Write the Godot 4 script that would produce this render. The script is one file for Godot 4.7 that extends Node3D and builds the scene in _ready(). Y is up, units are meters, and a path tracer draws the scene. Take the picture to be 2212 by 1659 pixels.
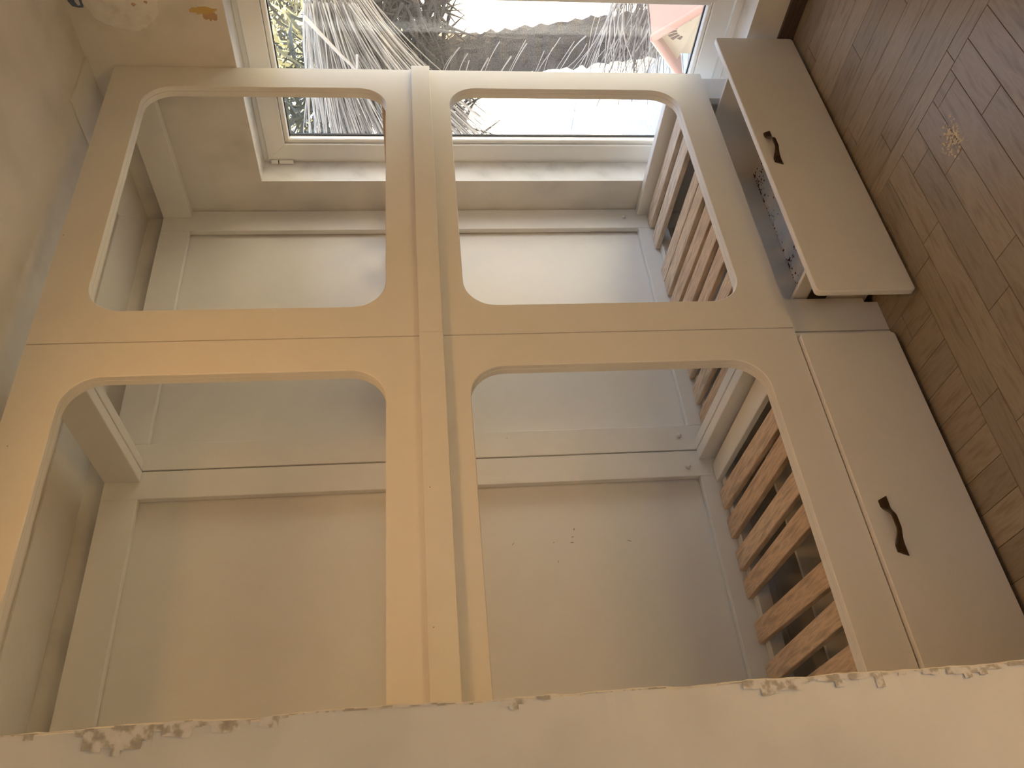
extends Node3D

# ---------- world frame: x along the bunks towards the window, y up, z out of the bunk fronts into the room (metres)
const XW := 1.2127      # inner face of the window wall
const ZB := -0.66       # front face of the bunks' rear frame
const CEIL := 2.446
var rng := RandomNumberGenerator.new()
var M := {}
var used := {}

# ---------------------------------------------------------------- helpers
func numbered(n: String, parent: Node) -> String:
	var key := str(parent.get_instance_id()) + n
	if not used.has(key):
		used[key] = 0
		return n
	used[key] += 1
	return "%s_%03d" % [n, used[key]]

func mb() -> SurfaceTool:
	var st := SurfaceTool.new()
	st.begin(Mesh.PRIMITIVE_TRIANGLES)
	return st

func obj(called: String, st: SurfaceTool, mat: Material, parent: Node = self) -> MeshInstance3D:
	var o := MeshInstance3D.new()
	o.name = numbered(called, parent)
	o.mesh = st.commit()
	o.material_override = mat
	o.cast_shadow = GeometryInstance3D.SHADOW_CASTING_SETTING_ON
	parent.add_child(o, true)
	return o

func tag(o: Node, label: String, category: String, group := "") -> void:
	o.set_meta("label", label)
	o.set_meta("category", category)
	if group != "":
		o.set_meta("group", group)

func thing(called: String, label: String, category: String, at := Vector3.ZERO, group := "") -> Node3D:
	var o := Node3D.new()
	o.name = numbered(called, self)
	add_child(o, true)
	o.position = at
	tag(o, label, category, group)
	return o

func struct(called: String, st: SurfaceTool, mat: Material, label := "") -> MeshInstance3D:
	var o := obj(called, st, mat)
	o.set_meta("kind", "structure")
	if label != "":
		o.set_meta("label", label)
	return o

func tri(st: SurfaceTool, a: Vector3, b: Vector3, c: Vector3, n: Vector3) -> void:
	if (b - a).cross(c - a).dot(n) > 0.0:
		var t := b
		b = c
		c = t
	for p in [a, b, c]:
		st.set_normal(n)
		st.add_vertex(p)

func quad(st: SurfaceTool, a: Vector3, b: Vector3, c: Vector3, d: Vector3, n := Vector3.ZERO) -> void:
	var m := (c - a).cross(d - b)
	if n == Vector3.ZERO:
		n = m
	elif m.dot(n) < 0.0:
		m = -m
	m = m.normalized()
	tri(st, a, b, c, m)
	tri(st, a, c, d, m)

# a box with eight free corners [x0y0z0, x1y0z0, x1y1z0, x0y1z0, then the same at z1], edges chamfered by b
func hexa(st: SurfaceTool, v: Array, b := 0.0) -> void:
	var c := Vector3.ZERO
	for p in v:
		c += p / 8.0
	var faces := [[0, 1, 2, 3], [4, 5, 6, 7], [0, 1, 5, 4], [3, 2, 6, 7], [0, 3, 7, 4], [1, 2, 6, 5]]
	if b <= 0.0:
		for f in faces:
			var m: Vector3 = (v[f[0]] + v[f[1]] + v[f[2]] + v[f[3]]) / 4.0
			quad(st, v[f[0]], v[f[1]], v[f[2]], v[f[3]], m - c)
		return
	# inset corner of every face: moved along both face edges
	var ins := {}
	for fi in 6:
		var f: Array = faces[fi]
		for k in 4:
			var p: Vector3 = v[f[k]]
			var q: Vector3 = v[f[(k + 1) % 4]]
			var r: Vector3 = v[f[(k + 3) % 4]]
			ins[fi * 8 + f[k]] = p + (q - p).normalized() * b + (r - p).normalized() * b
		var m: Vector3 = (v[f[0]] + v[f[1]] + v[f[2]] + v[f[3]]) / 4.0
		quad(st, ins[fi * 8 + f[0]], ins[fi * 8 + f[1]], ins[fi * 8 + f[2]], ins[fi * 8 + f[3]], m - c)
	for i in 6:
		for j in range(i + 1, 6):
			var sh := []
			for k in faces[i]:
				if faces[j].has(k):
					sh.append(k)
			if sh.size() == 2:
				var mid: Vector3 = (v[sh[0]] + v[sh[1]]) / 2.0
				quad(st, ins[i * 8 + sh[0]], ins[i * 8 + sh[1]], ins[j * 8 + sh[1]], ins[j * 8 + sh[0]], mid - c)
	for k in 8:
		var t := []
		for fi in 6:
			if faces[fi].has(k):
				t.append(ins[fi * 8 + k])
		var nn: Vector3 = (t[1] - t[0]).cross(t[2] - t[0])
		if nn.dot(v[k] - c) < 0.0:
			nn = -nn
		tri(st, t[0], t[1], t[2], nn.normalized())

func box(st: SurfaceTool, x0: float, x1: float, y0: float, y1: float, z0: float, z1: float, b := 0.0) -> void:
	if x0 > x1:
		var t := x0
		x0 = x1
		x1 = t
	hexa(st, [Vector3(x0, y0, z0), Vector3(x1, y0, z0), Vector3(x1, y1, z0), Vector3(x0, y1, z0), Vector3(x0, y0, z1), Vector3(x1, y0, z1), Vector3(x1, y1, z1), Vector3(x0, y1, z1)], b)

func bx(x0: float, x1: float, y0: float, y1: float, z0: float, z1: float, b := 0.0) -> SurfaceTool:
	var st := mb()
	box(st, x0, x1, y0, y1, z0, z1, b)
	return st

func tube(st: SurfaceTool, pts: Array, rad: Array, sides := 6, caps := true) -> void:
	var rings := []
	var up := Vector3(0.3, 0.9, 0.2).normalized()
	for i in pts.size():
		var d: Vector3 = (pts[min(i + 1, pts.size() - 1)] - pts[max(i - 1, 0)]).normalized()
		var s := d.cross(up)
		if s.length() < 0.05:
			s = d.cross(Vector3(1, 0, 0.2))
		s = s.normalized()
		var w := s.cross(d).normalized()
		var ring := []
		for k in sides:
			var a := TAU * k / sides
			var n := s * cos(a) + w * sin(a)
			ring.append([pts[i] + n * rad[i], n])
		rings.append(ring)
	for i in pts.size() - 1:
		for k in sides:
			var a = rings[i][k]
			var b = rings[i][(k + 1) % sides]
			var c = rings[i + 1][(k + 1) % sides]
			var d = rings[i + 1][k]
			for t in [[a, b, c], [a, c, d]]:
				var fl: bool = (t[1][0] - t[0][0]).cross(t[2][0] - t[0][0]).dot(t[0][1] + t[1][1] + t[2][1]) > 0.0
				for q in ([t[0], t[2], t[1]] if fl else t):
					st.set_normal(q[1])
					st.add_vertex(q[0])
	if caps:
		for e in [0, pts.size() - 1]:
			var n: Vector3 = (pts[e] - pts[1 if e == 0 else e - 1]).normalized()
			for k in range(1, sides - 1):
				tri(st, rings[e][0][0], rings[e][k][0], rings[e][k + 1][0], n)

func disc(st: SurfaceTool, at: Vector3, axis: Vector3, r: float, h: float, sides := 20, dome := 0.0) -> void:
	var s := axis.cross(Vector3(0.3, 0.8, 0.5)).normalized()
	var w := axis.cross(s)
	for k in sides:
		var a := TAU * k / sides
		var b := TAU * (k + 1) / sides
		var p := s * cos(a) + w * sin(a)
		var q := s * cos(b) + w * sin(b)
		quad(st, at + p * r, at + q * r, at + q * r + axis * h, at + p * r + axis * h, p + q)
		if dome > 0.0:
			quad(st, at + p * r + axis * h, at + q * r + axis * h, at + q * r * 0.6 + axis * (h + dome), at + p * r * 0.6 + axis * (h + dome), axis * 2.0 + p)
			tri(st, at + axis * (h + dome * 1.2), at + p * r * 0.6 + axis * (h + dome), at + q * r * 0.6 + axis * (h + dome), axis)
		else:
			tri(st, at + axis * h, at + p * r + axis * h, at + q * r + axis * h, axis)

# a rounded rectangle as points, k per corner
func rrect(x0: float, x1: float, y0: float, y1: float, r: float, k := 12) -> Array:
	var out := []
	var cs := [[x1 - r, y1 - r, 0.0], [x0 + r, y1 - r, PI / 2], [x0 + r, y0 + r, PI], [x1 - r, y0 + r, 1.5 * PI]]
	for c in cs:
		for i in k + 1:
			var a: float = c[2] + PI / 2 * i / k
			out.append(Vector2(c[0] + r * cos(a), c[1] + r * sin(a)))
	return out

func extrude(st: SurfaceTool, poly: Array, z0: float, z1: float, b := 0.0, chamfered: Array = []) -> void:
	# a convex outline raised from z0 to z1 with a chamfer towards the outline "chamfered" on the front face
	var top: Array = chamfered if chamfered.size() > 0 else poly
	var n := poly.size()
	var c := Vector2.ZERO
	for p in poly:
		c += p / n
	for i in n:
		var p: Vector2 = poly[i]
		var q: Vector2 = poly[(i + 1) % n]
		var o := (p + q) / 2.0 - c
		quad(st, Vector3(p.x, p.y, z0), Vector3(q.x, q.y, z0), Vector3(q.x, q.y, z1 - b), Vector3(p.x, p.y, z1 - b), Vector3(o.x, o.y, 0))
		var tp: Vector2 = top[i]
		var tq: Vector2 = top[(i + 1) % n]
		if b > 0.0:
			quad(st, Vector3(p.x, p.y, z1 - b), Vector3(q.x, q.y, z1 - b), Vector3(tq.x, tq.y, z1), Vector3(tp.x, tp.y, z1), Vector3(o.x, o.y, o.length()))
		tri(st, Vector3(c.x, c.y, z1), Vector3(tp.x, tp.y, z1), Vector3(tq.x, tq.y, z1), Vector3(0, 0, 1))
		tri(st, Vector3(c.x, c.y, z0), Vector3(p.x, p.y, z0), Vector3(q.x, q.y, z0), Vector3(0, 0, -1))

# ---------------------------------------------------------------- materials
func noise_tex(seed_: int, freq: float, ramp: Array, size := 512, octaves := 4, normal := false, bump := 1.0, kind := FastNoiseLite.TYPE_SIMPLEX_SMOOTH) -> NoiseTexture2D:
	var t := NoiseTexture2D.new()
	var n := FastNoiseLite.new()
	n.seed = seed_
	n.noise_type = kind
	n.frequency = freq
	n.fractal_octaves = octaves
	t.noise = n
	t.width = size
	t.height = size
	t.seamless = true
	if normal:
		t.as_normal_map = true
		t.bump_strength = bump
	elif ramp.size() > 0:
		var g := Gradient.new()
		var offs := PackedFloat32Array()
		var cols := PackedColorArray()
		for r in ramp:
			offs.append(r[0])
			cols.append(r[1])
		g.offsets = offs
		g.colors = cols
		t.color_ramp = g
	return t

func mat(col: Color, rough := 0.6, tex: Texture2D = null, scale := Vector3.ONE, nrm: Texture2D = null, depth := 0.4) -> StandardMaterial3D:
	var m := StandardMaterial3D.new()
	m.albedo_color = col.linear_to_srgb()
	m.roughness = rough
	if tex != null or nrm != null:
		m.uv1_triplanar = true
		m.uv1_world_triplanar = true
		m.uv1_scale = scale
	if tex != null:
		m.albedo_texture = tex
	if nrm != null:
		m.normal_enabled = true
		m.normal_texture = nrm
		m.normal_scale = depth
	return m

func grey(v: float) -> Color:
	return Color(v, v, v)

func make_materials() -> void:
	var fine := noise_tex(3, 0.03, [[0.0, grey(0.988)], [0.5, grey(0.995)], [1.0, grey(1.0)]])
	var rough_plaster := noise_tex(5, 0.02, [], 512, 5, true, 4.0)
	var plaster_tone := noise_tex(6, 0.008, [[0.0, grey(0.9)], [0.45, grey(0.97)], [1.0, grey(1.0)]], 512, 5)
	M.paint = mat(Color(0.80, 0.785, 0.75), 0.42, fine, Vector3(0.6, 0.6, 0.6))
	M.panel = mat(Color(0.80, 0.785, 0.75), 0.5, fine, Vector3(0.5, 0.5, 0.5))
	M.wall = mat(Color(0.80, 0.775, 0.73), 0.85, plaster_tone, Vector3(0.9, 0.9, 0.9), rough_plaster, 0.12)
	M.ceiling = mat(Color(0.78, 0.755, 0.71), 0.9, plaster_tone, Vector3(0.7, 0.7, 0.7), rough_plaster, 0.1)
	var ridge := noise_tex(9, 0.035, [], 512, 4, true, 3.0)
	M.trim_x = mat(Color(0.79, 0.77, 0.725), 0.55, fine, Vector3(1.0, 14, 14), ridge, 0.3)
	M.trim_z = mat(Color(0.79, 0.77, 0.725), 0.55, fine, Vector3(14, 14, 1.0), ridge, 0.3)
	# worn corner of the partition: rubbed-off dirt with a grain of its own
	var dirt := noise_tex(12, 0.035, [[0.0, Color(0.70, 0.675, 0.63)], [0.36, Color(0.78, 0.755, 0.715)], [0.47, Color(0.86, 0.845, 0.81)], [0.56, Color(0.96, 0.95, 0.935)], [1.0, grey(1.0)]], 512, 6)
	M.dirt = mat(Color(0.80, 0.775, 0.73), 0.9, dirt, Vector3(3.6, 3.6, 3.6), rough_plaster, 0.2)
	M.upvc = mat(Color(0.90, 0.905, 0.89), 0.3)
	M.reveal = mat(Color(0.90, 0.90, 0.885), 0.7, plaster_tone, Vector3(2, 2, 2), rough_plaster, 0.1)
	M.gasket = mat(Color(0.03, 0.03, 0.035), 0.6)
	M.skirting = mat(Color(0.11, 0.075, 0.06), 0.5, noise_tex(15, 0.02, [[0.0, grey(0.7)], [1.0, grey(1.0)]]), Vector3(9, 9, 1))
	M.black = mat(Color(0.02, 0.02, 0.018), 0.5)
	M.bronze = mat(Color(0.16, 0.105, 0.055), 0.38, noise_tex(16, 0.05, [[0.0, grey(0.45)], [1.0, grey(1.0)]]), Vector3(22, 22, 22))
	M.bronze.metallic = 0.65
	M.cap = mat(Color(0.80, 0.785, 0.75), 0.35)
	var grain := noise_tex(21, 0.012, [[0.0, grey(0.72)], [0.35, grey(0.9)], [0.55, grey(1.0)], [0.75, grey(0.88)], [1.0, grey(0.98)]], 512, 5)
	var grain_n := noise_tex(22, 0.05, [], 512, 3, true, 2.0)
	M.slat = []
	for c in [Color(0.76, 0.60, 0.44), Color(0.72, 0.535, 0.37), Color(0.68, 0.485, 0.32), Color(0.80, 0.67, 0.54)]:
		M.slat.append(mat(c, 0.5, grain, Vector3(7, 7, 0.8), grain_n, 0.12))
	var pg := noise_tex(31, 0.011, [[0.0, Color(0.78, 0.75, 0.72)], [0.3, Color(0.90, 0.885, 0.87)], [0.5, grey(0.96)], [0.7, Color(0.91, 0.90, 0.885)], [1.0, grey(1.0)]], 1024, 5)
	M.plank_x = []
	M.plank_z = []
	for c in [Color(0.37, 0.31, 0.235), Color(0.335, 0.28, 0.21), Color(0.405, 0.345, 0.265), Color(0.345, 0.285, 0.222), Color(0.32, 0.27, 0.208)]:
		M.plank_x.append(mat(c, 0.34, pg, Vector3(0.45, 3.2, 3.2), grain_n, 0.03))
		M.plank_z.append(mat(c, 0.34, pg, Vector3(3.2, 3.2, 0.45), grain_n, 0.03))
	M.subfloor = mat(Color(0.12, 0.09, 0.065), 0.8)
	M.glass = StandardMaterial3D.new()
	M.glass.transparency = BaseMaterial3D.TRANSPARENCY_ALPHA
	M.glass.albedo_color = Color(0.95, 0.98, 0.97, 0.04)
	M.glass.roughness = 0.0
	# garden
	M.ground = mat(Color(0.42, 0.47, 0.53), 0.9, noise_tex(41, 0.02, [[0.0, grey(0.75)], [1.0, grey(1.0)]]), Vector3(1, 1, 1))
	M.render = mat(Color(0.60, 0.67, 0.75), 0.9)
	M.bark = mat(Color(0.20, 0.175, 0.165), 0.95, noise_tex(42, 0.05, [[0.0, grey(0.22)], [0.45, grey(0.5)], [0.6, grey(0.9)], [1.0, grey(1.0)]], 512, 5), Vector3(5, 5, 5), noise_tex(43, 0.05, [], 512, 5, true, 8.0), 1.0)
	M.straw = mat(Color(0.50, 0.46, 0.42), 0.8)
	M.straw_dark = mat(Color(0.22, 0.19, 0.175), 0.85)
	M.leaf = mat(Color(0.045, 0.055, 0.042), 0.6)
	M.leaf.backlight_enabled = true
	M.leaf.backlight = Color(0.03, 0.04, 0.025)
	M.leaf_pale = mat(Color(0.10, 0.11, 0.095), 0.6)
	M.salmon = mat(Color(0.55, 0.29, 0.21), 0.45)
	M.cream = mat(Color(0.60, 0.48, 0.32), 0.5)
	M.brown = mat(Color(0.16, 0.085, 0.05), 0.7)
	M.blue = mat(Color(0.10, 0.14, 0.24), 0.5)
	M.white_print = mat(Color(0.62, 0.62, 0.62), 0.5)
	M.filler = mat(Color(0.86, 0.85, 0.81), 0.75, plaster_tone, Vector3(4, 4, 4), rough_plaster, 0.3)
	M.glue = mat(Color(0.62, 0.44, 0.16), 0.45)
	M.glue_old = mat(Color(0.55, 0.36, 0.22), 0.6)
	M.scuff = mat(Color(0.34, 0.26, 0.19), 0.8)
	M.rust = mat(Color(0.16, 0.055, 0.035), 0.9)
	M.chip = mat(Color(0.80, 0.74, 0.64), 0.9)
	M.lamp = mat(Color(0.9, 0.88, 0.84), 0.5)
	M.lamp.emission_enabled = true
	M.lamp.emission = Color(1.0, 0.70, 0.42)
	M.lamp.emission_energy_multiplier = 1.5

# ---------------------------------------------------------------- bunk beds
# one half of the front: a board with a rounded opening, outer box X0..X1, Y0..Y1, opening x0..x1, y0..y1
func front_board(s: float, X0: float, X1: float, Y0: float, Y1: float, x0: float, x1: float, y0: float, y1: float, r: float) -> SurfaceTool:
	var st := mb()
	var fl := func(x: float, y: float, z: float) -> Vector3: return Vector3(s * x, y, z)
	var c := 0.0022
	for side in [[0.0, 1.0], [-0.04, -1.0]]:
		var z: float = side[0]
		var n := Vector3(0, 0, side[1])
		var a0 := x0 - c
		var a1 := x1 + c
		var b0 := y0 - c
		var b1 := y1 + c
		for q in [[X0, X1, Y0, b0], [X0, X1, b1, Y1], [X0, a0, b0, b1], [a1, X1, b0, b1]]:
			quad(st, fl.call(q[0], q[2], z), fl.call(q[1], q[2], z), fl.call(q[1], q[3], z), fl.call(q[0], q[3], z), n)
		var pts := rrect(a0, a1, b0, b1, r + c)
		var k := 13
		var cor := [Vector2(a1, b1), Vector2(a0, b1), Vector2(a0, b0), Vector2(a1, b0)]
		for i in 4:
			for j in k - 1:
				var p: Vector2 = pts[i * k + j]
				var p2: Vector2 = pts[i * k + j + 1]
				tri(st, fl.call(cor[i].x, cor[i].y, z), fl.call(p.x, p.y, z), fl.call(p2.x, p2.y, z), n)
	# the edge of the opening: two boards glued face to face, with a fine joint between them
	var steps := [[c, 0.0], [0.0, -c], [0.0, -0.0165], [0.0016, -0.0175], [0.0, -0.0185], [0.0, -0.04 + c], [c, -0.04]]
	for i in steps.size() - 1:
		var o0: float = steps[i][0]
		var o1: float = steps[i + 1][0]
		var p0 := rrect(x0 - o0, x1 + o0, y0 - o0, y1 + o0, r + o0)
		var p1 := rrect(x0 - o1, x1 + o1, y0 - o1, y1 + o1, r + o1)
		var mid := Vector2((x0 + x1) / 2, (y0 + y1) / 2)
		for j in p0.size():
			var j2 := (j + 1) % p0.size()
			var inw: Vector2 = mid - p0[j]
			quad(st, fl.call(p0[j].x, p0[j].y, steps[i][1]), fl.call(p0[j2].x, p0[j2].y, steps[i][1]), fl.call(p1[j2].x, p1[j2].y, steps[i + 1][1]), fl.call(p1[j].x, p1[j].y, steps[i + 1][1]), Vector3(s * inw.x, inw.y, 0))
	for e in [[X0, Y0, X1, Y0, Vector3(0, -1, 0)], [X0, Y1, X1, Y1, Vector3(0, 1, 0)], [X0, Y0, X0, Y1, Vector3(-s, 0, 0)], [X1, Y0, X1, Y1, Vector3(s, 0, 0)]]:
		quad(st, fl.call(e[0], e[1], 0.0), fl.call(e[2], e[3], 0.0), fl.call(e[2], e[3], -0.04), fl.call(e[0], e[1], -0.04), e[4])
	return st

func handle_mesh() -> SurfaceTool:
	# a strap bowed away from the drawer, flaring into two flat pointed feet
	var st := mb()
	var secs := []
	var N := 40
	for i in N + 1:
		var t := -1.0 + 2.0 * i / N
		var a: float = abs(t)
		var w := 0.0062 + 0.0058 * smoothstep(0.30, 0.80, a)
		var lift := 0.0215 * (1.0 - smoothstep(0.18, 0.74, a)) + 0.0022
		secs.append([t * 0.073, w, lift, 0.0026 + 0.0006 * smoothstep(0.5, 0.9, a), 0.0055 * smoothstep(0.55, 1.0, a) * sign(t)])
	var prof := [Vector2(-1, -0.7), Vector2(-1, 0.35), Vector2(-0.72, 0.9), Vector2(0.72, 0.9), Vector2(1, 0.35), Vector2(1, -0.7)]
	var at := func(s: Array, p: Vector2) -> Vector3: return Vector3(s[0] - p.x * s[4], p.x * s[1], s[2] + p.y * s[3])
	for i in N:
		for j in prof.size():
			var j2 := (j + 1) % prof.size()
			var o: Vector2 = prof[j] + prof[j2]
			quad(st, at.call(secs[i], prof[j]), at.call(secs[i], prof[j2]), at.call(secs[i + 1], prof[j2]), at.call(secs[i + 1], prof[j]), Vector3(0, o.x, o.y + 0.01))
	for e in [0, N]:
		for j in range(1, prof.size() - 1):
			tri(st, at.call(secs[e], prof[0]), at.call(secs[e], prof[j]), at.call(secs[e], prof[j + 1]), Vector3(-1 if e == 0 else 1, 0, 0))
	return st

func slat(parent: Node, edges: Array, y1: float, m: Material, z0 := -0.657, z1 := -0.042, tilt := 0.0) -> void:
	# edges: x at the rear end (left, right) and at the front end (left, right)
	var st := mb()
	var y0 := y1 - 0.02
	hexa(st, [Vector3(edges[1], y0, z0), Vector3(edges[0], y0, z0), Vector3(edges[0], y1, z0), Vector3(edges[1], y1, z0), Vector3(edges[3], y0 + tilt, z1), Vector3(edges[2], y0 + tilt, z1), Vector3(edges[2], y1 + tilt, z1), Vector3(edges[3], y1 + tilt, z1)], 0.0016)
	obj("slat", st, m, parent)

func bunk(s: float, label: String) -> Node3D:
	var b := thing("bunk_bed", label, "bunk bed")
	var W := 1.2105
	var g := 0.0016
	obj("front_panel", front_board(s, g, W, 1.30, 2.360, 0.109, 1.099, 1.446, 2.242, 0.094), M.panel, b)
	obj("front_panel", front_board(s, g, W, 0.300, 1.2995, 0.107, 1.105, 0.420, 1.228, 0.094), M.panel, b)
	obj("front_rail", bx(s * 0.0004, s * W, 1.2925, 1.357, 0.0005, 0.018, 0.0016), M.panel, b)
	# rear frame
	obj("stile", bx(s * 0.0025, s * 0.102, 0.0, 2.364, -0.684, ZB, 0.0015), M.paint, b)
	obj("stile", bx(s * 1.097, s * W, 0.0, 2.364, -0.684, ZB, 0.0015), M.paint, b)
	obj("frame_rail", bx(s * 0.102, s * 1.097, 2.253, 2.364, -0.684, ZB, 0.0015), M.paint, b)
	obj("frame_rail", bx(s * 0.102, s * 1.097, 0.27, 0.420, -0.684, ZB, 0.0015), M.paint, b)
	obj("rear_panel", bx(s * 0.004, s * (W - 0.002), 0.24, 2.36, -0.696, -0.688), M.paint, b)
	for e in [[0.0018, 0.0385], [1.174, W]]:
		obj("end_board", bx(s * e[0], s * e[1], 0.26, 0.412, ZB, -0.0405, 0.0018), M.paint, b)
		obj("end_board", bx(s * e[0], s * e[1], 2.254, 2.364, ZB, -0.0405, 0.0018), M.paint, b)
	for z in [-0.659, -0.076]:
		obj("slat_ledger", bx(s * 0.0385, s * 1.174, 0.305, 0.3505, z, z + 0.035, 0.0015), M.paint, b)
		obj("deck_ledger", bx(s * 0.0385, s * 1.174, 1.385, 1.441, z, z + 0.035, 0.0015), M.paint, b)
	# carcass round the drawer
	for e in [[0.0025, 0.124, 0.108], [1.092, W, 1.105]]:
		var st := mb()
		box(st, s * e[0], s * e[1], 0.041, 0.2985, -0.045, -0.02)
		if e[0] < 0.5:
			box(st, s * e[0], s * e[2], 0.0, 0.041, -0.045, -0.02)
		else:
			box(st, s * e[2], s * e[1], 0.0, 0.041, -0.045, -0.02)
		obj("front_post", st, M.paint, b)
	obj("base_side", bx(s * 0.0025, s * 0.02, 0.0, 0.259, -0.655, -0.0455), M.paint, b)
	obj("base_side", bx(s * 1.19, s * W, 0.0, 0.259, -0.655, -0.0455), M.paint, b)
	for p in [Vector3(s * 0.060 if s > 0 else -0.065, 0.463 if s > 0 else 0.456, ZB), Vector3(s * 1.162, 0.472, ZB)]:
		var st := mb()
		disc(st, p, Vector3(0, 0, 1), 0.0098, 0.004, 20)
		disc(st, p + Vector3(0, 0, 0.004), Vector3(0, 0, 1), 0.0072, 0.003, 6, 0.002)
		obj("bolt_cap", st, M.cap, b)
	return b

func drawer(b: Node3D, x0: float, x1: float, zf: float, y0: float, y1: float, hx: float, hy: float, open: bool) -> void:
	var st := mb()
	var r := 0.011
	var outl := rrect(x0, x1, y0, y1, r, 3)
	extrude(st, outl, zf - 0.018, zf, 0.0022, rrect(x0 + 0.0022, x1 - 0.0022, y0 + 0.0022, y1 - 0.0022, r - 0.0015, 3))
	var d := obj("drawer", st, M.panel, b)
	var h := obj("handle", handle_mesh(), M.bronze, d)
	h.position = Vector3(hx, hy, zf)
	h.set_meta("label", "dark bronze bow handle")
	var zr := zf - 0.506
	var zi := zf - 0.0185
	var a0 := x0 + 0.137
	var a1 := x1 - 0.115
	if not open:
		a0 = x0 + 0.115
		a1 = x1 - 0.105
	obj("side_board", bx(a0, a0 + 0.012, 0.022, 0.255, zr, zi, 0.001), M.paint, d)
	obj("side_board", bx(a1 - 0.012, a1, 0.022, 0.255, zr, zi, 0.001), M.paint, d)
	obj("back_board", bx(a0 + 0.012, a1 - 0.012, 0.030, 0.255, zr, zr + 0.012, 0.001), M.paint, d)
	obj("bottom_board", bx(a0 + 0.012, a1 - 0.012, 0.024, 0.030, zr, zi), M.paint, d)
	if open:
		var rr := obj("runner", bx(a0 - 0.006, a0 - 0.0005, 0.155, 0.212, zr, zi - 0.005, 0.001), M.black, d)
		rr.set_meta("label", "black drawer runner")
		for z in [zi - 0.035, zr + 0.05]:
			var w := mb()
			disc(w, Vector3(a0 - 0.018, 0.0205, z), Vector3(1, 0, 0), 0.02, 0.016, 18)
			disc(w, Vector3(a0 - 0.002, 0.0205, z), Vector3(-1, 0, 0), 0.02, 0.016, 18)
			obj("castor", w, M.black, d)

func build_bunks() -> Array:
	# far bunk, by the window
	var b := bunk(1.0, "white built-in bunk bed next to the window, its lower drawer pulled open")
	drawer(b, -0.006, 1.188, 0.160, 0.010, 0.293, 0.588, 0.251, true)
	var pale: Material = M.slat[3]
	var S: Array = M.slat
	for e in [[1.163, 1.090, 1.132, 1.062, S[3]], [1.039, 0.967, 1.018, 0.942, S[3]], [0.850, 0.784, 0.826, 0.767, S[0]], [0.780, 0.709, 0.758, 0.697, S[0]], [0.676, 0.602, 0.654, 0.580, S[1]],
			[0.577, 0.501, 0.558, 0.493, S[1]], [0.462, 0.396, 0.457, 0.391, S[1]], [0.357, 0.301, 0.343, 0.276, S[0]], [0.256, 0.187, 0.254, 0.185, S[0]], [0.148, 0.076, 0.128, 0.058, S[2]]]:
		slat(b, e.slice(0, 4), 0.371, e[4])
	# loose slats of the upper deck, the end one tipped up against the window wall
	slat(b, [1.160, 1.092, 1.150, 1.084, 0], 1.462, S[2])
	for x in [0.98, 0.80, 0.62, 0.44, 0.26]:
		slat(b, [x, x - 0.07, x - 0.01, x - 0.08, 0], 1.4405 + 0.0205, S[1], -0.657, -0.30)
	# near bunk, by the partition
	var n := bunk(-1.0, "white built-in bunk bed next to the foreground partition, its lower drawer closed")
	drawer(n, -1.188, -0.031, 0.0125, 0.013, 0.296, -0.627, 0.243, false)
	for e in [[-0.062, -0.129, -0.050, -0.134, M.paint], [-0.168, -0.235, -0.184, -0.252, S[1]], [-0.273, -0.341, -0.271, -0.339, S[2]], [-0.388, -0.452, -0.388, -0.455, S[1]], [-0.484, -0.543, -0.485, -0.552, S[2]],
			[-0.618, -0.683, -0.652, -0.719, S[2]], [-0.745, -0.805, -0.749, -0.812, S[1]], [-0.847, -0.914, -0.860, -0.926, S[1]], [-0.965, -1.030, -0.968, -1.035, S[0]], [-1.08, -1.145, -1.085, -1.15, S[1]]]:
		slat(n, e.slice(0, 4), 0.371, e[4])
	return [b, n]

# ---------------------------------------------------------------- room shell
func plank(floor_: Node, x0: float, x1: float, z0: float, z1: float, along_x: bool) -> void:
	var g := 0.0006
	var set_: Array = M.plank_x if along_x else M.plank_z
	var st := mb()
	var y := -0.0001 - rng.randf() * 0.0004
	hexa(st, [Vector3(x0 + g, -0.008, z0 + g), Vector3(x1 - g, -0.008, z0 + g), Vector3(x1 - g, y, z0 + g), Vector3(x0 + g, y, z0 + g), Vector3(x0 + g, -0.008, z1 - g), Vector3(x1 - g, -0.008, z1 - g), Vector3(x1 - g, y, z1 - g), Vector3(x0 + g, y, z1 - g)], 0.0008)
	obj("plank", st, set_[rng.randi() % set_.size()], floor_)

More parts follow.
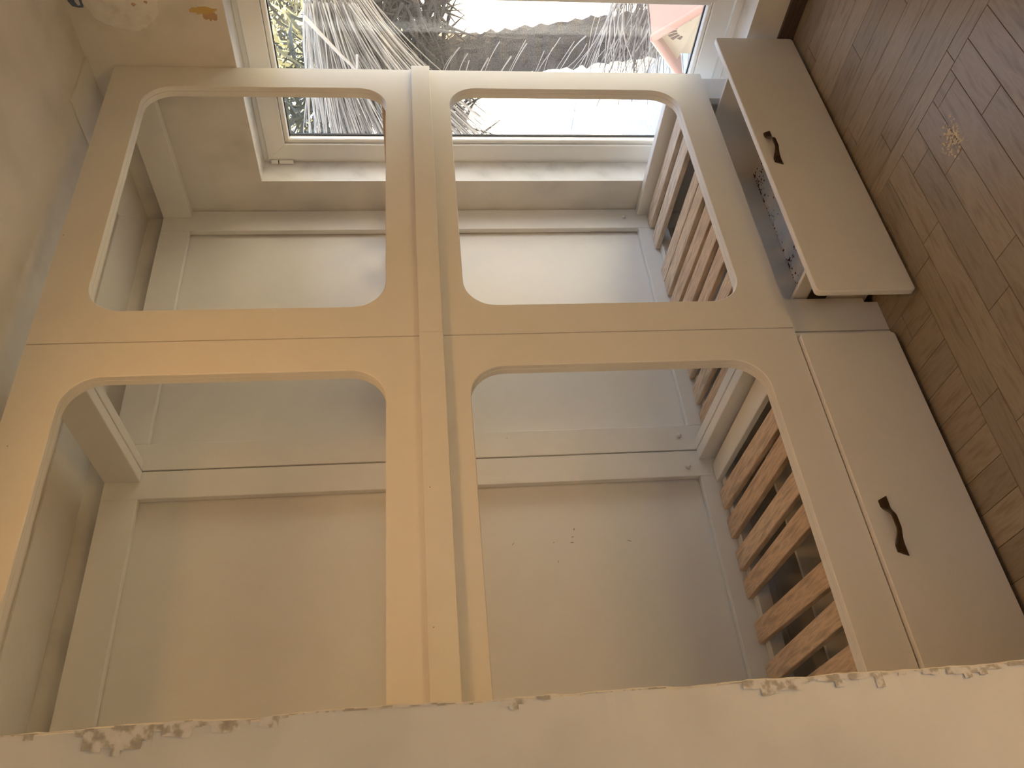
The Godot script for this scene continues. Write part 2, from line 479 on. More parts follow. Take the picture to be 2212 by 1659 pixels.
func build_floor() -> void:
	var fl := struct("floor", bx(-3.6, XW + 0.25, -0.12, -0.008, -0.9, 3.4), M.subfloor)
	rng.seed = 11
	# boards across, between the bunks and the first long row
	var cols := [0.345, 0.258, 0.170, 0.084, -0.002, -0.089, -0.177, -0.265, -0.350, -0.437, -0.523, -0.610, -0.697, -0.784, -0.870, -0.957, -1.044, -1.13, -1.209]
	for i in cols.size() - 1:
		if i == 4:
			plank(fl, cols[i + 1], cols[i], 0.050, 0.160, false)
			plank(fl, cols[i + 1], cols[i], -0.7, 0.050, false)
		else:
			plank(fl, cols[i + 1], cols[i], -0.7, 0.160, false)
	# single row that divides the two directions
	for z in [[-0.7, 0.05], [0.05, 0.62], [0.62, 1.25], [1.25, 1.9], [1.9, 2.6], [2.6, 3.2]]:
		plank(fl, 0.345, 0.395, z[0], z[1], false)
	# boards along z, below the window
	var zc := [0.395, 0.478, 0.563, 0.648, 0.738, 0.820, 0.905, 0.990, 1.075, 1.160, 1.2127]
	var zbrk := [[0.30, 0.86], [0.05, 0.73], [0.195, 0.80], [0.02, 0.60], [0.368, 0.95], [0.12, 0.66], [0.46, 1.0], [0.2, 0.75], [0.5, 1.1], [0.1, 0.7]]
	for i in zc.size() - 1:
		var cuts: Array = [-0.7] + (zbrk[i] as Array)
		var z: float = cuts[-1]
		while z < 3.0:
			z = min(z + 0.5 + rng.randf() * 0.35, 3.2)
			cuts.append(z)
		for k in cuts.size() - 1:
			plank(fl, zc[i], zc[i + 1], cuts[k], cuts[k + 1], false)
	# boards along x, in the middle of the room
	var rows := [0.160, 0.245, 0.330, 0.420, 0.507, 0.600, 0.685]
	while rows[-1] < 3.15:
		rows.append(min(rows[-1] + 0.0865, 3.2))
	var brk := [[0.035, -0.395], [0.080, -0.49], [0.262, -0.23], [0.152, -0.153], [0.310, -0.30], [0.156, -0.40]]
	for i in rows.size() - 1:
		var lo := -1.2127 if rows[i] < 0.95 else -3.5
		var cuts: Array = [0.345]
		if i < brk.size():
			cuts.append_array(brk[i])
		else:
			cuts.append(0.345 - 0.12 - rng.randf() * 0.4)
		var x: float = cuts[-1]
		while x > lo + 0.01:
			x = max(x - 0.42 - rng.randf() * 0.4, lo)
			cuts.append(x)
		for k in cuts.size() - 1:
			plank(fl, cuts[k + 1], cuts[k], rows[i], rows[i + 1], true)

func build_partition() -> void:
	# partition that closes the alcove; its near corner is worn and knocked about
	var st := mb()
	box(st, -3.6, -1.28, 0.0, CEIL, -0.90, 0.972)
	box(st, -1.28, -1.2127, 0.0, CEIL, -0.90, 0.90)
	# the worn corner itself, an uneven column of plaster
	var w := struct("wall_left", st, M.wall, "beige plaster partition in the foreground with a worn corner")
	st = mb()
	var n := 300
	var nz := FastNoiseLite.new()
	nz.seed = 5
	nz.frequency = 9.0
	var nz2 := FastNoiseLite.new()
	nz2.seed = 8
	nz2.frequency = 38.0
	var prev := []
	for i in n + 1:
		var y := CEIL * i / n
		var a := nz.get_noise_1d(y) * 0.003 + nz2.get_noise_1d(y) * 0.0014
		var b := nz.get_noise_1d(y + 7.0) * 0.002 + nz2.get_noise_1d(y + 9.0) * 0.001
		var c := 0.003 + 0.002 * nz2.get_noise_1d(y + 3.0)
		var ring := [Vector3(-1.2127, y, 0.899), Vector3(-1.2127 + b * 0.3, y, 0.945), Vector3(-1.2125 + a, y, 0.972 - c), Vector3(-1.2127 + a - c, y, 0.9728 + b), Vector3(-1.2265 + a * 0.6, y, 0.9725 + b * 0.6), Vector3(-1.2425, y, 0.9722 + b * 0.3), Vector3(-1.281, y, 0.972)]
		if i > 0:
			for k in ring.size() - 1:
				quad(st, prev[k], prev[k + 1], ring[k + 1], ring[k], Vector3(1, 0, 0.2) if k < 2 else Vector3(0.2, 0, 1))
		prev = ring
	obj("corner_bead", st, M.wall, w)
	# scuffed patches along the corner
	var dm := mb()
	for i in n:
		var y := CEIL * i / n
		var y2 := CEIL * (i + 1) / n
		var k := nz.get_noise_1d(y * 0.35 + 20.0) + 0.5 * nz2.get_noise_1d(y)
		var wd := 0.0005 + 0.034 * clampf(k + 0.12, 0.0, 1.0)
		var a := nz.get_noise_1d(y) * 0.003 + nz2.get_noise_1d(y) * 0.0014
		var b := nz.get_noise_1d(y + 7.0) * 0.0012
		quad(dm, Vector3(-1.2150 + a, y, 0.9742 + b), Vector3(-1.2150 + a, y2, 0.9742 + b), Vector3(-1.2150 - wd, y2, 0.9740 + b), Vector3(-1.2150 - wd, y, 0.9740 + b), Vector3(0, 0, 1))
	obj("scuffed_edge", dm, M.dirt, w)

func build_shell() -> void:
	build_floor()
	var c := struct("ceiling", bx(-3.6, XW + 0.25, CEIL, CEIL + 0.15, -0.9, 3.4), M.ceiling)
	c.set_meta("label", "pale plaster ceiling above the bunks")
	struct("wall_back", bx(-1.3, XW + 0.25, 0.0, CEIL, -0.90, -0.70), M.wall)
	var wf := mb()
	box(wf, -3.6, -2.6, 0.0, CEIL, 3.2, 3.4)
	box(wf, -1.6, XW + 0.25, 0.0, CEIL, 3.2, 3.4)
	box(wf, -2.6, -1.6, 0.0, 0.85, 3.2, 3.4)
	box(wf, -2.6, -1.6, 2.05, CEIL, 3.2, 3.4)
	struct("wall_front", wf, M.wall)
	struct("upper_storey", bx(-3.8, XW + 0.27, CEIL + 0.16, 6.6, -2.6, 3.42), M.render, "upper storey of the house, which shades the palm")
	struct("wall_entry", bx(-3.6, -3.5, 0.0, CEIL, 0.972, 3.2), M.wall)
	build_partition()
	# window wall with its opening
	var st := mb()
	var X2 := XW + 0.25
	box(st, XW, X2, 0.0, 0.165, -0.70, 3.2)
	box(st, XW, X2, 1.957, CEIL, -0.70, 3.2)
	box(st, XW, X2, 0.165, 1.957, -0.70, -0.506)
	box(st, XW, X2, 0.165, 1.957, 0.314, 3.2)
	var w := struct("wall_window", st, M.wall, "beige plaster wall that holds the window")
	var rv := mb()
	box(rv, XW - 0.0006, X2, 0.1645, 0.1665, -0.5065, 0.3145)
	box(rv, XW - 0.0006, X2, 1.9555, 1.9575, -0.5065, 0.3145)
	box(rv, XW - 0.0006, X2, 0.1645, 1.9575, -0.5065, -0.5045)
	box(rv, XW - 0.0006, X2, 0.1645, 1.9575, 0.3125, 0.3145)
	obj("reveal", rv, M.reveal, w)
	struct("baseboard_window", bx(XW - 0.014, XW, 0.0, 0.055, -0.02, 3.2, 0.002), M.skirting, "dark brown skirting board below the window")
	# boards mitred round the edge of the ceiling
	var a := 0.238
	var t1 := mb()
	hexa(t1, [Vector3(XW - a, CEIL - 0.007, -0.70 + a), Vector3(XW, CEIL - 0.007, -0.70), Vector3(XW, CEIL, -0.70), Vector3(XW - a, CEIL, -0.70 + a), Vector3(XW - a, CEIL - 0.007, 0.03), Vector3(XW, CEIL - 0.007, 0.03), Vector3(XW, CEIL, 0.03), Vector3(XW - a, CEIL, 0.03)], 0.001)
	struct("trim_1", t1, M.trim_z, "painted wooden ceiling board above the window")
	var t2 := mb()
	hexa(t2, [Vector3(-1.21, CEIL - 0.007, -0.70), Vector3(XW, CEIL - 0.007, -0.70), Vector3(XW, CEIL, -0.70), Vector3(-1.21, CEIL, -0.70), Vector3(-1.21, CEIL - 0.007, -0.70 + a), Vector3(XW - a, CEIL - 0.007, -0.70 + a), Vector3(XW - a, CEIL, -0.70 + a), Vector3(-1.21, CEIL, -0.70 + a)], 0.001)
	struct("trim_2", t2, M.trim_x, "painted wooden ceiling board along the rear wall of the bunks")

func frame_ring(st: SurfaceTool, x0: float, x1: float, o: Array, i: Array, b := 0.002) -> void:
	# mitred frame between outer [z0, z1, y0, y1] and inner rectangles, from x0 (room side) to x1
	var oc := [Vector2(o[0], o[2]), Vector2(o[1], o[2]), Vector2(o[1], o[3]), Vector2(o[0], o[3])]
	var ic := [Vector2(i[0], i[2]), Vector2(i[1], i[2]), Vector2(i[1], i[3]), Vector2(i[0], i[3])]
	for k in 4:
		var k2 := (k + 1) % 4
		var A: Vector2 = oc[k]
		var B: Vector2 = oc[k2]
		var C: Vector2 = ic[k2]
		var D: Vector2 = ic[k]
		hexa(st, [Vector3(x0, A.y, A.x), Vector3(x0, B.y, B.x), Vector3(x0, C.y, C.x), Vector3(x0, D.y, D.x), Vector3(x1, A.y, A.x), Vector3(x1, B.y, B.x), Vector3(x1, C.y, C.x), Vector3(x1, D.y, D.x)], b)

func build_window() -> void:
	var F := 1.328
	var st := mb()
	frame_ring(st, F, F + 0.07, [-0.5045, 0.3125, 0.1665, 1.9555], [-0.47, 0.270, 0.195, 1.92], 0.002)
	var w := struct("window_1", st, M.upvc, "white plastic window frame with one casement at the end of the bunks")
	for q in [[-0.487, 0.287]]:
		var z0: float = q[0]
		var z1: float = q[1]
		var sa := mb()
		frame_ring(sa, F - 0.008, F + 0.055, [z0, z1, 0.205, 1.935], [z0 + 0.074, z1 - 0.074, 0.278, 1.861], 0.0016)
		var sash := obj("sash", sa, M.upvc, w)
		var be := mb()
		frame_ring(be, F + 0.002, F + 0.03, [z0 + 0.0745, z1 - 0.0745, 0.2785, 1.8605], [z0 + 0.0935, z1 - 0.0935, 0.2945, 1.8425], 0.004)
		obj("glazing_bead", be, M.upvc, sash)
		var ga := mb()
		frame_ring(ga, F + 0.024, F + 0.032, [z0 + 0.092, z1 - 0.092, 0.293, 1.844], [z0 + 0.0985, z1 - 0.0985, 0.2985, 1.8385], 0.0)
		obj("gasket", ga, M.gasket, sash)
		obj("pane", bx(F + 0.0325, F + 0.0365, 0.285, 1.852, z0 + 0.086, z1 - 0.086), M.glass, sash)
		if z0 < 0:
			for y in [1.838, 0.225]:
				var h := mb()
				tube(h, [Vector3(F - 0.012, y, z0 - 0.008), Vector3(F - 0.012, y + 0.055, z0 - 0.008)], [0.0085, 0.0085], 14)
				tube(h, [Vector3(F - 0.012, y + 0.059, z0 - 0.008), Vector3(F - 0.012, y + 0.086, z0 - 0.008)], [0.0085, 0.0085], 14)
				var hm := obj("hinge", h, M.upvc, sash)
				var hb := mb()
				tube(hb, [Vector3(F - 0.012, y + 0.054, z0 - 0.008), Vector3(F - 0.012, y + 0.060, z0 - 0.008)], [0.007, 0.007], 12)
				obj("hinge_gap", hb, M.gasket, w)

	# the sunny window behind the photographer
	var b := mb()
	for q in [[-2.598, -2.54, 0.852, 2.048], [-1.66, -1.602, 0.852, 2.048], [-2.54, -1.66, 0.852, 0.91], [-2.54, -1.66, 1.99, 2.048]]:
		box(b, q[0], q[1], q[2], q[3], 3.28, 3.34, 0.002)
	var w2 := struct("window_2", b, M.upvc, "window in the wall opposite the bunks")
	obj("pane", bx(-2.545, -1.655, 0.905, 1.995, 3.308, 3.312), M.glass, w2)

# ---------------------------------------------------------------- small things in the room
func blob(seed_: int, cy: float, cz: float, ry: float, rz: float, h: float, k := 48, wob := 0.12) -> SurfaceTool:
	# an irregular thin patch on the window wall, domed
	var st := mb()
	var nz := FastNoiseLite.new()
	nz.seed = seed_
	nz.frequency = 0.7
	var ring := func(f: float, d: float) -> Array:
		var out := []
		for i in k:
			var a := TAU * i / k
			var r := f * (1.0 + wob * nz.get_noise_2d(cos(a) * 3.0, sin(a) * 3.0) * 2.0)
			out.append(Vector3(XW - d, cy + ry * r * sin(a), cz + rz * r * cos(a)))
		return out
	var rs := [ring.call(1.0, -0.0004), ring.call(0.96, h * 0.6), ring.call(0.8, h), ring.call(0.4, h * 1.1)]
	for j in rs.size() - 1:
		for i in k:
			quad(st, rs[j][i], rs[j][(i + 1) % k], rs[j + 1][(i + 1) % k], rs[j + 1][i], Vector3(-1, 0, 0))
	for i in k:
		tri(st, Vector3(XW - h * 1.1, cy, cz), rs[3][i], rs[3][(i + 1) % k], Vector3(-1, 0, 0))
	return st

func build_marks(far_: Node, near_: Node) -> void:
	# knocks on the near bunk's lower rear panel, and nail holes in the fronts
	var rp: Node = near_.get_node("rear_panel")
	for m in [[-0.310, 0.886, 0.006, 0.0, 2.2], [-0.291, 0.882, 0.004, 0.3, 2.0], [-0.314, 0.698, 0.0075, -0.35, 1.6], [-0.264, 0.874, 0.004, 1.2, 3.2], [-0.305, 1.077, 0.006, 0.9, 1.4], [-0.307, 0.946, 0.004, 0.5, 1.4], [-0.373, 0.939, 0.005, 1.4, 1.2]]:
		var st := mb()
		var w: float = 0.0006 * m[4]
		var h: float = m[2]
		var pts := []
		for k in 10:
			var a := TAU * k / 10
			pts.append(Vector2(cos(a) * w, sin(a) * h).rotated(m[3]))
		extrude(st, pts, -0.001, 0.0008)
		obj("scuff", st, M.scuff, rp).position = Vector3(m[0], m[1], -0.688)
	for m in [[far_, Vector3(0.396, 2.352, 0.0)], [far_, Vector3(0.076, 1.066, ZB)], [near_, Vector3(-0.472, 1.342, 0.018)], [near_, Vector3(-0.808, 1.345, 0.018)], [near_, Vector3(-0.306, 2.327, 0.0)]]:
		var st := mb()
		disc(st, Vector3.ZERO, Vector3(0, 0, 1), 0.0014, 0.0005, 10)
		obj("nail_hole", st, M.scuff, m[0]).position = m[1]

func flakes(seed_: int, n: int, place: Callable, size: float) -> SurfaceTool:
	var st := mb()
	rng.seed = seed_
	for i in n:
		var p: Vector3 = place.call()
		var s := size * (0.4 + rng.randf() * 0.9)
		var c := Vector3(s * (0.6 + rng.randf()), s * 0.6, s * (0.6 + rng.randf()))
		var a := rng.randf() * TAU
		var u := Vector3(cos(a), 0, sin(a)) * c.x
		var v := Vector3(-sin(a), 0, cos(a)) * c.z
		var top := p + Vector3(0, c.y, 0) + u * 0.2
		var cr := [p + u, p + v, p - u, p - v * 0.8]
		for k in 4:
			tri(st, cr[k], cr[(k + 1) % 4], top, ((cr[k] + cr[(k + 1) % 4]) / 2 - p + Vector3(0, s * 0.5, 0)).normalized())
	return st

func build_small() -> void:
	var pp := thing("plaster_patch", "rough white filler patch high on the wall above the window", "patch", Vector3.ZERO)
	obj("filler", blob(3, 2.275, 0.268, 0.128, 0.142, 0.004, 64, 0.05), M.filler, pp)
	for q in [[2.235, 0.222, 0.008], [2.195, 0.232, 0.006]]:
		obj("knock_mark", blob(31 + int(q[0] * 100), q[0], q[1], q[2], q[2] * 0.8, 0.0055, 16, 0.4), M.glue_old, pp)
	# torn label by the ceiling
	var lb := thing("sticker", "torn blue sticker with a pale stripe below the ceiling edge", "sticker", Vector3.ZERO)
	var st := mb()
	extr_patch(st, [Vector2(0.229, 2.433), Vector2(0.213, 2.424), Vector2(0.2085, 2.407), Vector2(0.2095, 2.392), Vector2(0.25, 2.388), Vector2(0.27, 2.428)], 0.0045)
	obj("backing", st, M.blue, lb)
	var s2 := mb()
	extr_patch(s2, [Vector2(0.228, 2.411), Vector2(0.216, 2.406), Vector2(0.217, 2.398), Vector2(0.26, 2.398), Vector2(0.26, 2.411)], 0.0052)
	obj("stripe", s2, M.white_print, lb)
	var gl := thing("glue_stain", "smeared yellow and brown stain on the wall beside the window top", "stain", Vector3.ZERO)
	obj("smear", blob(7, 2.025, 0.205, 0.042, 0.0135, 0.0006, 40, 0.25), M.glue, gl)
	obj("old_smear", blob(9, 2.006, 0.187, 0.024, 0.018, 0.0004, 40, 0.25), M.glue_old, gl)
	# debris in the open drawer
	var db := obj("drawer_debris", flakes(5, 150, func() -> Vector3:
		var t := rng.randf()
		var x := lerpf(1.05, 0.30, t)
		if rng.randf() < 0.55:
			x = [1.03, 1.0, 0.97, 0.95, 0.90, 0.56, 0.575, 0.55][rng.randi() % 8] + rng.randf_range(-0.012, 0.012)
		return Vector3(x, 0.030, -0.333 + pow(rng.randf(), 3.0) * 0.16), 0.0042), M.rust)
	tag(db, "rust-brown crumbs of debris along the back of the open drawer", "debris")
	db.set_meta("kind", "stuff")
	var dc := obj("drawer_dust", flakes(6, 130, func() -> Vector3:
		return Vector3(lerpf(1.0, 0.42, rng.randf()), 0.030, -0.333 + pow(rng.randf(), 4.0) * 0.05), 0.0035), M.chip)
	tag(dc, "pale flakes of paint lying among the debris in the open drawer", "flakes")
	dc.set_meta("kind", "stuff")
	var cr := obj("plaster_crumbs", flakes(8, 130, func() -> Vector3:
		var p := Vector2(rng.randfn(0.0, 0.33), rng.randfn(0.0, 0.33))
		return Vector3(0.205 + p.x * 0.075, 0.0, 0.497 + p.y * 0.055), 0.0040), M.chip)
	tag(cr, "scatter of pale plaster crumbs on the wooden floor before the open drawer", "crumbs")
	cr.set_meta("kind", "stuff")

func extr_patch(st: SurfaceTool, poly: Array, h: float) -> void:
	# poly of (z, y) on the window wall
	var c := Vector2.ZERO
	for p in poly:
		c += p / poly.size()
	for i in poly.size():
		var p: Vector2 = poly[i]
		var q: Vector2 = poly[(i + 1) % poly.size()]
		tri(st, Vector3(XW - h, c.y, c.x), Vector3(XW - h, p.y, p.x), Vector3(XW - h, q.y, q.x), Vector3(-1, 0, 0))
		var o := (p + q) / 2.0 - c
		quad(st, Vector3(XW - h, p.y, p.x), Vector3(XW - h, q.y, q.x), Vector3(XW + 0.001, q.y, q.x), Vector3(XW + 0.001, p.y, p.x), Vector3(0, o.y, o.x))

func ceiling_lamp(at: Vector3, size: float, energy: float, color: Color, label: String) -> void:
	var l := thing("ceiling_lamp", label, "lamp", at)
	var h := size / 2
	obj("housing", bx(-h - 0.02, h + 0.02, -0.03, 0.0, -h - 0.02, h + 0.02, 0.004), M.upvc, l)
	obj("diffuser", bx(-h, h, -0.04, -0.03, -h, h, 0.003), M.lamp, l)
	var a := AreaLight3D.new()
	a.name = "lamp_light"
	a.area_size = Vector2(size, size)
	a.light_energy = energy
	a.light_color = color
	a.shadow_enabled = true
	a.position = Vector3(0, -0.045, 0)
	a.rotation_degrees = Vector3(-90, 0, 0)
	a.area_range = 12.0
	l.add_child(a)

# ---------------------------------------------------------------- garden outside
func frond_strand(st: SurfaceTool, a: Vector3, b: Vector3, sag: float, r: float, n := 7, wob := 0.02) -> void:
	var pts := []
	var rad := []
	var side := Vector3(rng.randf_range(-1, 1), rng.randf_range(-1, 1), rng.randf_range(-1, 1)) * wob
	for i in n + 1:
		var t := float(i) / n
		var p := a.lerp(b, t) + Vector3(0, -sag * t * t + sag * t * 0.35, 0) + side * sin(t * PI * 1.6)
		pts.append(p)
		rad.append(r * (1.0 - 0.55 * t))
	tube(st, pts, rad, 4, false)

func blades(st: SurfaceTool, c: Vector3, ext: Vector3, n: int, length: float, w: float) -> void:
	for i in n:
		var p := c + Vector3(rng.randfn(0, 0.5) * ext.x, rng.randfn(0, 0.5) * ext.y, rng.randfn(0, 0.5) * ext.z)
		var d := Vector3(rng.randf_range(-0.5, 0.5), rng.randf_range(-0.6, 0.9), rng.randf_range(-1, 1)).normalized()
		var s := d.cross(Vector3(rng.randf_range(-1, 1), rng.randf_range(-1, 1), rng.randf_range(-1, 1))).normalized() * w * (0.6 + rng.randf() * 0.8)
		var L := length * (0.5 + rng.randf() * 0.8)
		var m := p + d * L * 0.5 + Vector3(0, 0.02, 0)
		var e := p + d * L + Vector3(0, -0.06 * L, 0)
		var n1 := s.cross(d).normalized()
		quad(st, p - s * 0.4, p + s * 0.4, m + s, m - s, n1)
		tri(st, m - s, m + s, e, n1)

func build_garden() -> void:
	struct("ground", bx(XW + 0.25, 30.0, -1.75, -1.55, -25.0, 12.0), M.ground, "sun-bleached paving outside the window")
	rng.seed = 77
	var gw := obj("garden_wall", bx(11.0, 11.25, -1.55, 1.12, -20.0, 4.0, 0.02), M.render)
	tag(gw, "glaring white garden wall beyond the palm", "wall")
	# shaggy palm, leaning
	var palm := thing("palm_tree", "shaggy palm outside the window with a skirt of dead straw-coloured fronds", "palm", Vector3(3.3, -1.55, -0.87))
	var st := mb()
	var nz := FastNoiseLite.new()
	nz.seed = 4
	nz.frequency = 5.0
	var prev := []
	for i in 80:
		var y := 3.45 * i / 79.0
		var ring := []
		for k in 40:
			var a := TAU * k / 40
			var r := 0.135 + 0.012 * sin(y * 60.0 + sin(a * 2.0) * 2.0) + 0.03 * nz.get_noise_3d(cos(a) * 1.4, y * 2.5, sin(a) * 1.4) + 0.09 * smoothstep(2.7, 3.3, y)
			ring.append(Vector3(cos(a) * r, y, sin(a) * r - 0.17 * y))
		if i > 0:
			for k in 40:
				var k2 := (k + 1) % 40
				quad(st, prev[k], prev[k2], ring[k2], ring[k], Vector3(cos(TAU * k / 40), 0, sin(TAU * k / 40)))
		prev = ring
	obj("trunk", st, M.bark, palm)
	# strands that cling to the trunk, running aslant
	var s1 := mb()
	for i in 30:
		var y := rng.randf_range(1.0, 2.75)
		var z := -0.17 * y + rng.randf_range(-0.05, 0.1)
		frond_strand(s1, Vector3(-0.16, y, z + 0.09), Vector3(-0.165, y + rng.randf_range(0.06, 0.16), z - 0.14), 0.02, rng.randf_range(0.002, 0.005), 6, 0.008)
	var t1 := obj("clinging_strand", s1, M.straw, palm)
	t1.set_meta("kind", "stuff")
	# hanging dead fronds: fans of strands that fall to the left
	for f in 16:
		var fs := mb()
		var u0 := f / 15.0
		for i in 24:
			var u := u0 + rng.randf_range(-0.06, 0.06)
			var x := -0.32 + rng.randf_range(-0.12, 0.16)
			var a := Vector3(x, 3.19 + 0.24 * (1.0 - u) + rng.randf_range(-0.03, 0.03), 0.16)
			var b := Vector3(x + rng.randf_range(-0.1, 0.1), 3.50 - 0.98 * u + rng.randf_range(-0.06, 0.06), -0.72 - rng.randf_range(0.0, 0.35))
			frond_strand(fs, a, b, 0.05 + 0.20 * u, rng.randf_range(0.0025, 0.0065), 7, 0.02)
		obj("dead_frond", fs, M.straw if f % 3 != 2 else M.straw_dark, palm)
	# fallen fronds caught between the trunk and the playhouse
	for f in 5:
		var fs := mb()
		for i in 22:
			var y := 1.32 + 0.10 * f + rng.randf_range(-0.06, 0.06)
			var a := Vector3(-0.35 + rng.randf_range(-0.1, 0.1), y + 0.05, 0.22 + rng.randf_range(-0.03, 0.05))
			frond_strand(fs, a, Vector3(a.x, y + rng.randf_range(-0.12, 0.25), -0.22 - rng.randf_range(0.0, 0.25)), 0.04, rng.randf_range(0.002, 0.006), 6, 0.03)
		obj("dead_frond", fs, M.straw if f % 2 == 0 else M.straw_dark, palm)
	# dark mass of old leaf bases behind the fan
	var bs := mb()
	for i in 900:
		var p := Vector3(rng.randf_range(-0.15, 0.3), rng.randf_range(2.72, 3.45), rng.randf_range(-1.05, 0.12))
		p.y -= 0.25 * clampf(-p.z - 0.2, 0.0, 1.0)
		var d := Vector3(rng.randf_range(-0.3, 0.3), rng.randf_range(-0.5, 0.3), rng.randf_range(-1, 1)).normalized()
		tube(bs, [p, p + d * 0.14, p + d * 0.27 + Vector3(0, -0.03, 0)], [0.011, 0.009, 0.002], 4)
	var lb := obj("leaf_base", bs, M.bark, palm)
	lb.set_meta("kind", "stuff")
	for r in [[Vector3(-0.5, 3.46, 0.12), Vector3(-0.5, 3.10, -0.32), 0.012], [Vector3(-0.5, 3.2, -0.1), Vector3(-0.5, 3.2, -0.38), 0.008], [Vector3(-0.5, 2.72, -0.75), Vector3(-0.5, 3.05, -1.1), 0.01]]:
		var rs := mb()
		tube(rs, [r[0], r[0].lerp(r[1], 0.5) + Vector3(0, 0.012, 0), r[1]], [r[2], r[2] * 0.8, r[2] * 0.3], 7)
		obj("frond_stalk", rs, M.straw, palm)
	# greenery beyond
	for q in [["dark-leaved feathery tree just behind the palm skirt", Vector3(4.9, 1.95, -2.75), Vector3(0.5, 0.66, 0.78), 900, 0.45, 0.016, M.leaf, -2.2],
			["grey-green feathery tree further back, seen high in the window", Vector3(6.9, 2.75, -3.1), Vector3(0.6, 0.6, 0.9), 700, 0.6, 0.018, M.leaf_pale, -3.45]]:
		var bl := mb()
		blades(bl, Vector3.ZERO, q[2], q[3], q[4], q[5])
		var sh := thing("tree", q[0], "tree", Vector3(q[1].x, -1.55, q[7]))
		var fo := obj("foliage", bl, q[6], sh)
		fo.position = Vector3(0, q[1].y + 1.55, q[1].z - q[7])
		fo.set_meta("kind", "stuff")
		var sm := mb()
		tube(sm, [Vector3.ZERO, Vector3(0, 1.6, 0.0), Vector3(0, q[1].y + 1.3, (q[1].z - q[7]) * 0.7)], [0.05, 0.04, 0.015], 8)
		obj("trunk", sm, M.bark, sh)
	# toy playhouse, only its gable shows over the sill
	var ph := thing("playhouse", "orange and cream plastic playhouse gable outside the window, over the sill", "playhouse", Vector3(2.51, -1.55, -0.6))
	ph.rotation_degrees.y = -25.0
	var AP := 1.64
	var hw := 0.30
	var drop := 0.21
	obj("body", bx(0.03, 0.42, 0.0, AP - drop, -hw + 0.02, hw - 0.02, 0.01), M.cream, ph)
	var gs := mb()
	for e in [[0.0, -1.0], [0.40, 1.0]]:
		tri(gs, Vector3(e[0], AP - drop, -hw), Vector3(e[0], AP - drop, hw), Vector3(e[0], AP, 0), Vector3(e[1], 0, 0))
	quad(gs, Vector3(0, AP - drop, -hw), Vector3(0, AP - drop, hw), Vector3(0.4, AP - drop, hw), Vector3(0.4, AP - drop, -hw), Vector3(0, -1, 0))
	for sg in [-1.0, 1.0]:
		quad(gs, Vector3(0, AP - drop, sg * hw), Vector3(0.4, AP - drop, sg * hw), Vector3(0.4, AP, 0), Vector3(0, AP, 0), Vector3(0, 1, sg))
	obj("gable", gs, M.cream, ph)
	# a fan of slots round an arch
	var cen := Vector2(0, AP - 0.195)
	for k in 9:
		var a := PI * (0.12 + 0.76 * k / 8.0)
		var d := Vector2(cos(a), sin(a))
		var t := Vector2(-d.y, d.x)
		var r0 := 0.072
		var r1 := 0.120 if k > 0 and k < 8 else 0.10
		var c4 := [cen + d * r0 - t * 0.006, cen + d * r0 + t * 0.006, cen + d * r1 + t * 0.012, cen + d * r1 - t * 0.012]
		var sl := mb()
		var v := []
		for x in [-0.002, 0.02]:
			for c in c4:
				v.append(Vector3(x, c.y, c.x))
		hexa(sl, v)
		obj("fan_slot", sl, M.brown, ph)
	for sgn in [-1.0, 1.0]:
		var rf := mb()
		var e0 := Vector3(-0.05, AP + 0.02, 0)
		var e1 := Vector3(-0.05, AP - drop - 0.03, sgn * (hw + 0.06))
		var up := Vector3(0, hw, sgn * drop).normalized() * 0.02
		var L := Vector3(0.5, 0, 0)
		hexa(rf, [e0 - up, e0 - up + L, e0 + L, e0, e1 - up, e1 - up + L, e1 + L, e1], 0.004)
		obj("roof", rf, M.salmon, ph)
		var rb := mb()
		tube(rb, [e0 + Vector3(-0.008, -0.008, 0), e1 + Vector3(-0.008, -0.008, 0)], [0.02, 0.02], 12)
		obj("bargeboard", rb, M.salmon, ph)

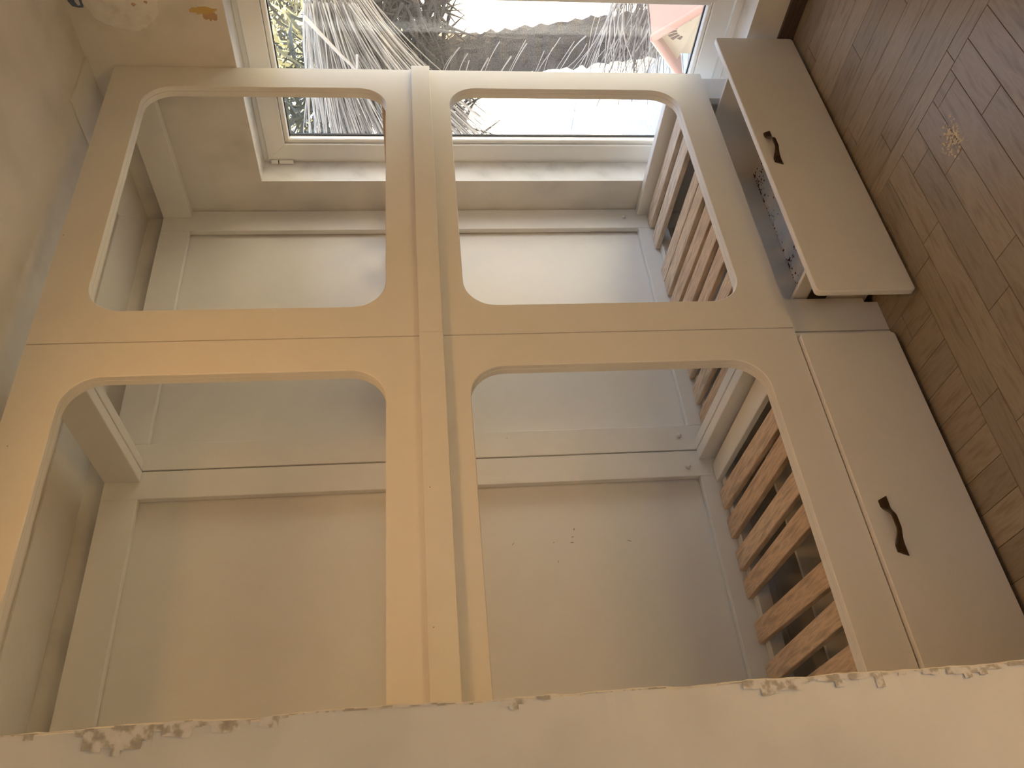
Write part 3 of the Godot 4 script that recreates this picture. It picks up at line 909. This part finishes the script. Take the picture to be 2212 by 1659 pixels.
# ---------------------------------------------------------------- scene
func _ready() -> void:
	# camera: held on its side, so the world's up points to the picture's left
	var cam := Camera3D.new()
	cam.name = "camera"
	var right := Vector3(-0.0883230, -0.9933224, 0.0742271)
	var down := Vector3(-0.8116799, 0.0285766, -0.5834030)
	var fwd := Vector3(0.5773861, -0.1117766, -0.8087838)
	cam.transform = Transform3D(Basis(right, -down, -fwd), Vector3(-0.81 * 1.75, 0.778 * 1.75, 1.75))
	cam.fov = rad_to_deg(2.0 * atan(829.5 / 1789.2865))
	cam.near = 0.02
	cam.far = 200.0
	add_child(cam)
	cam.make_current()
	# sky and exposure
	var we := WorldEnvironment.new()
	we.name = "world_environment"
	var env := Environment.new()
	env.background_mode = Environment.BG_SKY
	var sky := Sky.new()
	var sm := ProceduralSkyMaterial.new()
	sm.sky_top_color = Color(0.80, 0.88, 1.0)
	sm.sky_horizon_color = Color(1.0, 1.0, 1.0)
	sm.ground_horizon_color = Color(0.95, 0.94, 0.92)
	sm.ground_bottom_color = Color(0.8, 0.78, 0.75)
	sm.sky_energy_multiplier = 1.72
	sm.ground_energy_multiplier = 1.45
	sm.energy_multiplier = 1.0
	sky.sky_material = sm
	env.sky = sky
	env.ambient_light_source = Environment.AMBIENT_SOURCE_SKY
	env.tonemap_mode = Environment.TONE_MAPPER_LINEAR
	env.tonemap_exposure = 1.09
	env.sdfgi_enabled = true
	env.ssao_enabled = true
	env.ssil_enabled = true
	we.environment = env
	add_child(we)
	# the sun comes in through the window behind the photographer and falls on the floor there; the bunks get its warm bounce
	var sun := DirectionalLight3D.new()
	sun.name = "sun"
	sun.look_at_from_position(Vector3(-8, 10, 10), Vector3.ZERO)
	sun.light_energy = 27.0
	sun.light_color = Color(1.0, 0.73, 0.36).linear_to_srgb()
	sun.light_angular_distance = 0.6
	sun.sky_mode = DirectionalLight3D.SKY_MODE_LIGHT_ONLY
	sun.shadow_enabled = true
	add_child(sun)
	make_materials()
	# room lamps, warm
	ceiling_lamp(Vector3(-0.45, CEIL, 0.80), 0.26, 0.6, Color(1.0, 0.50, 0.16).linear_to_srgb(), "square flush ceiling lamp just in front of the bunks")
	build_shell()
	build_window()
	var bunks := build_bunks()
	build_marks(bunks[0], bunks[1])
	build_small()
	build_garden()
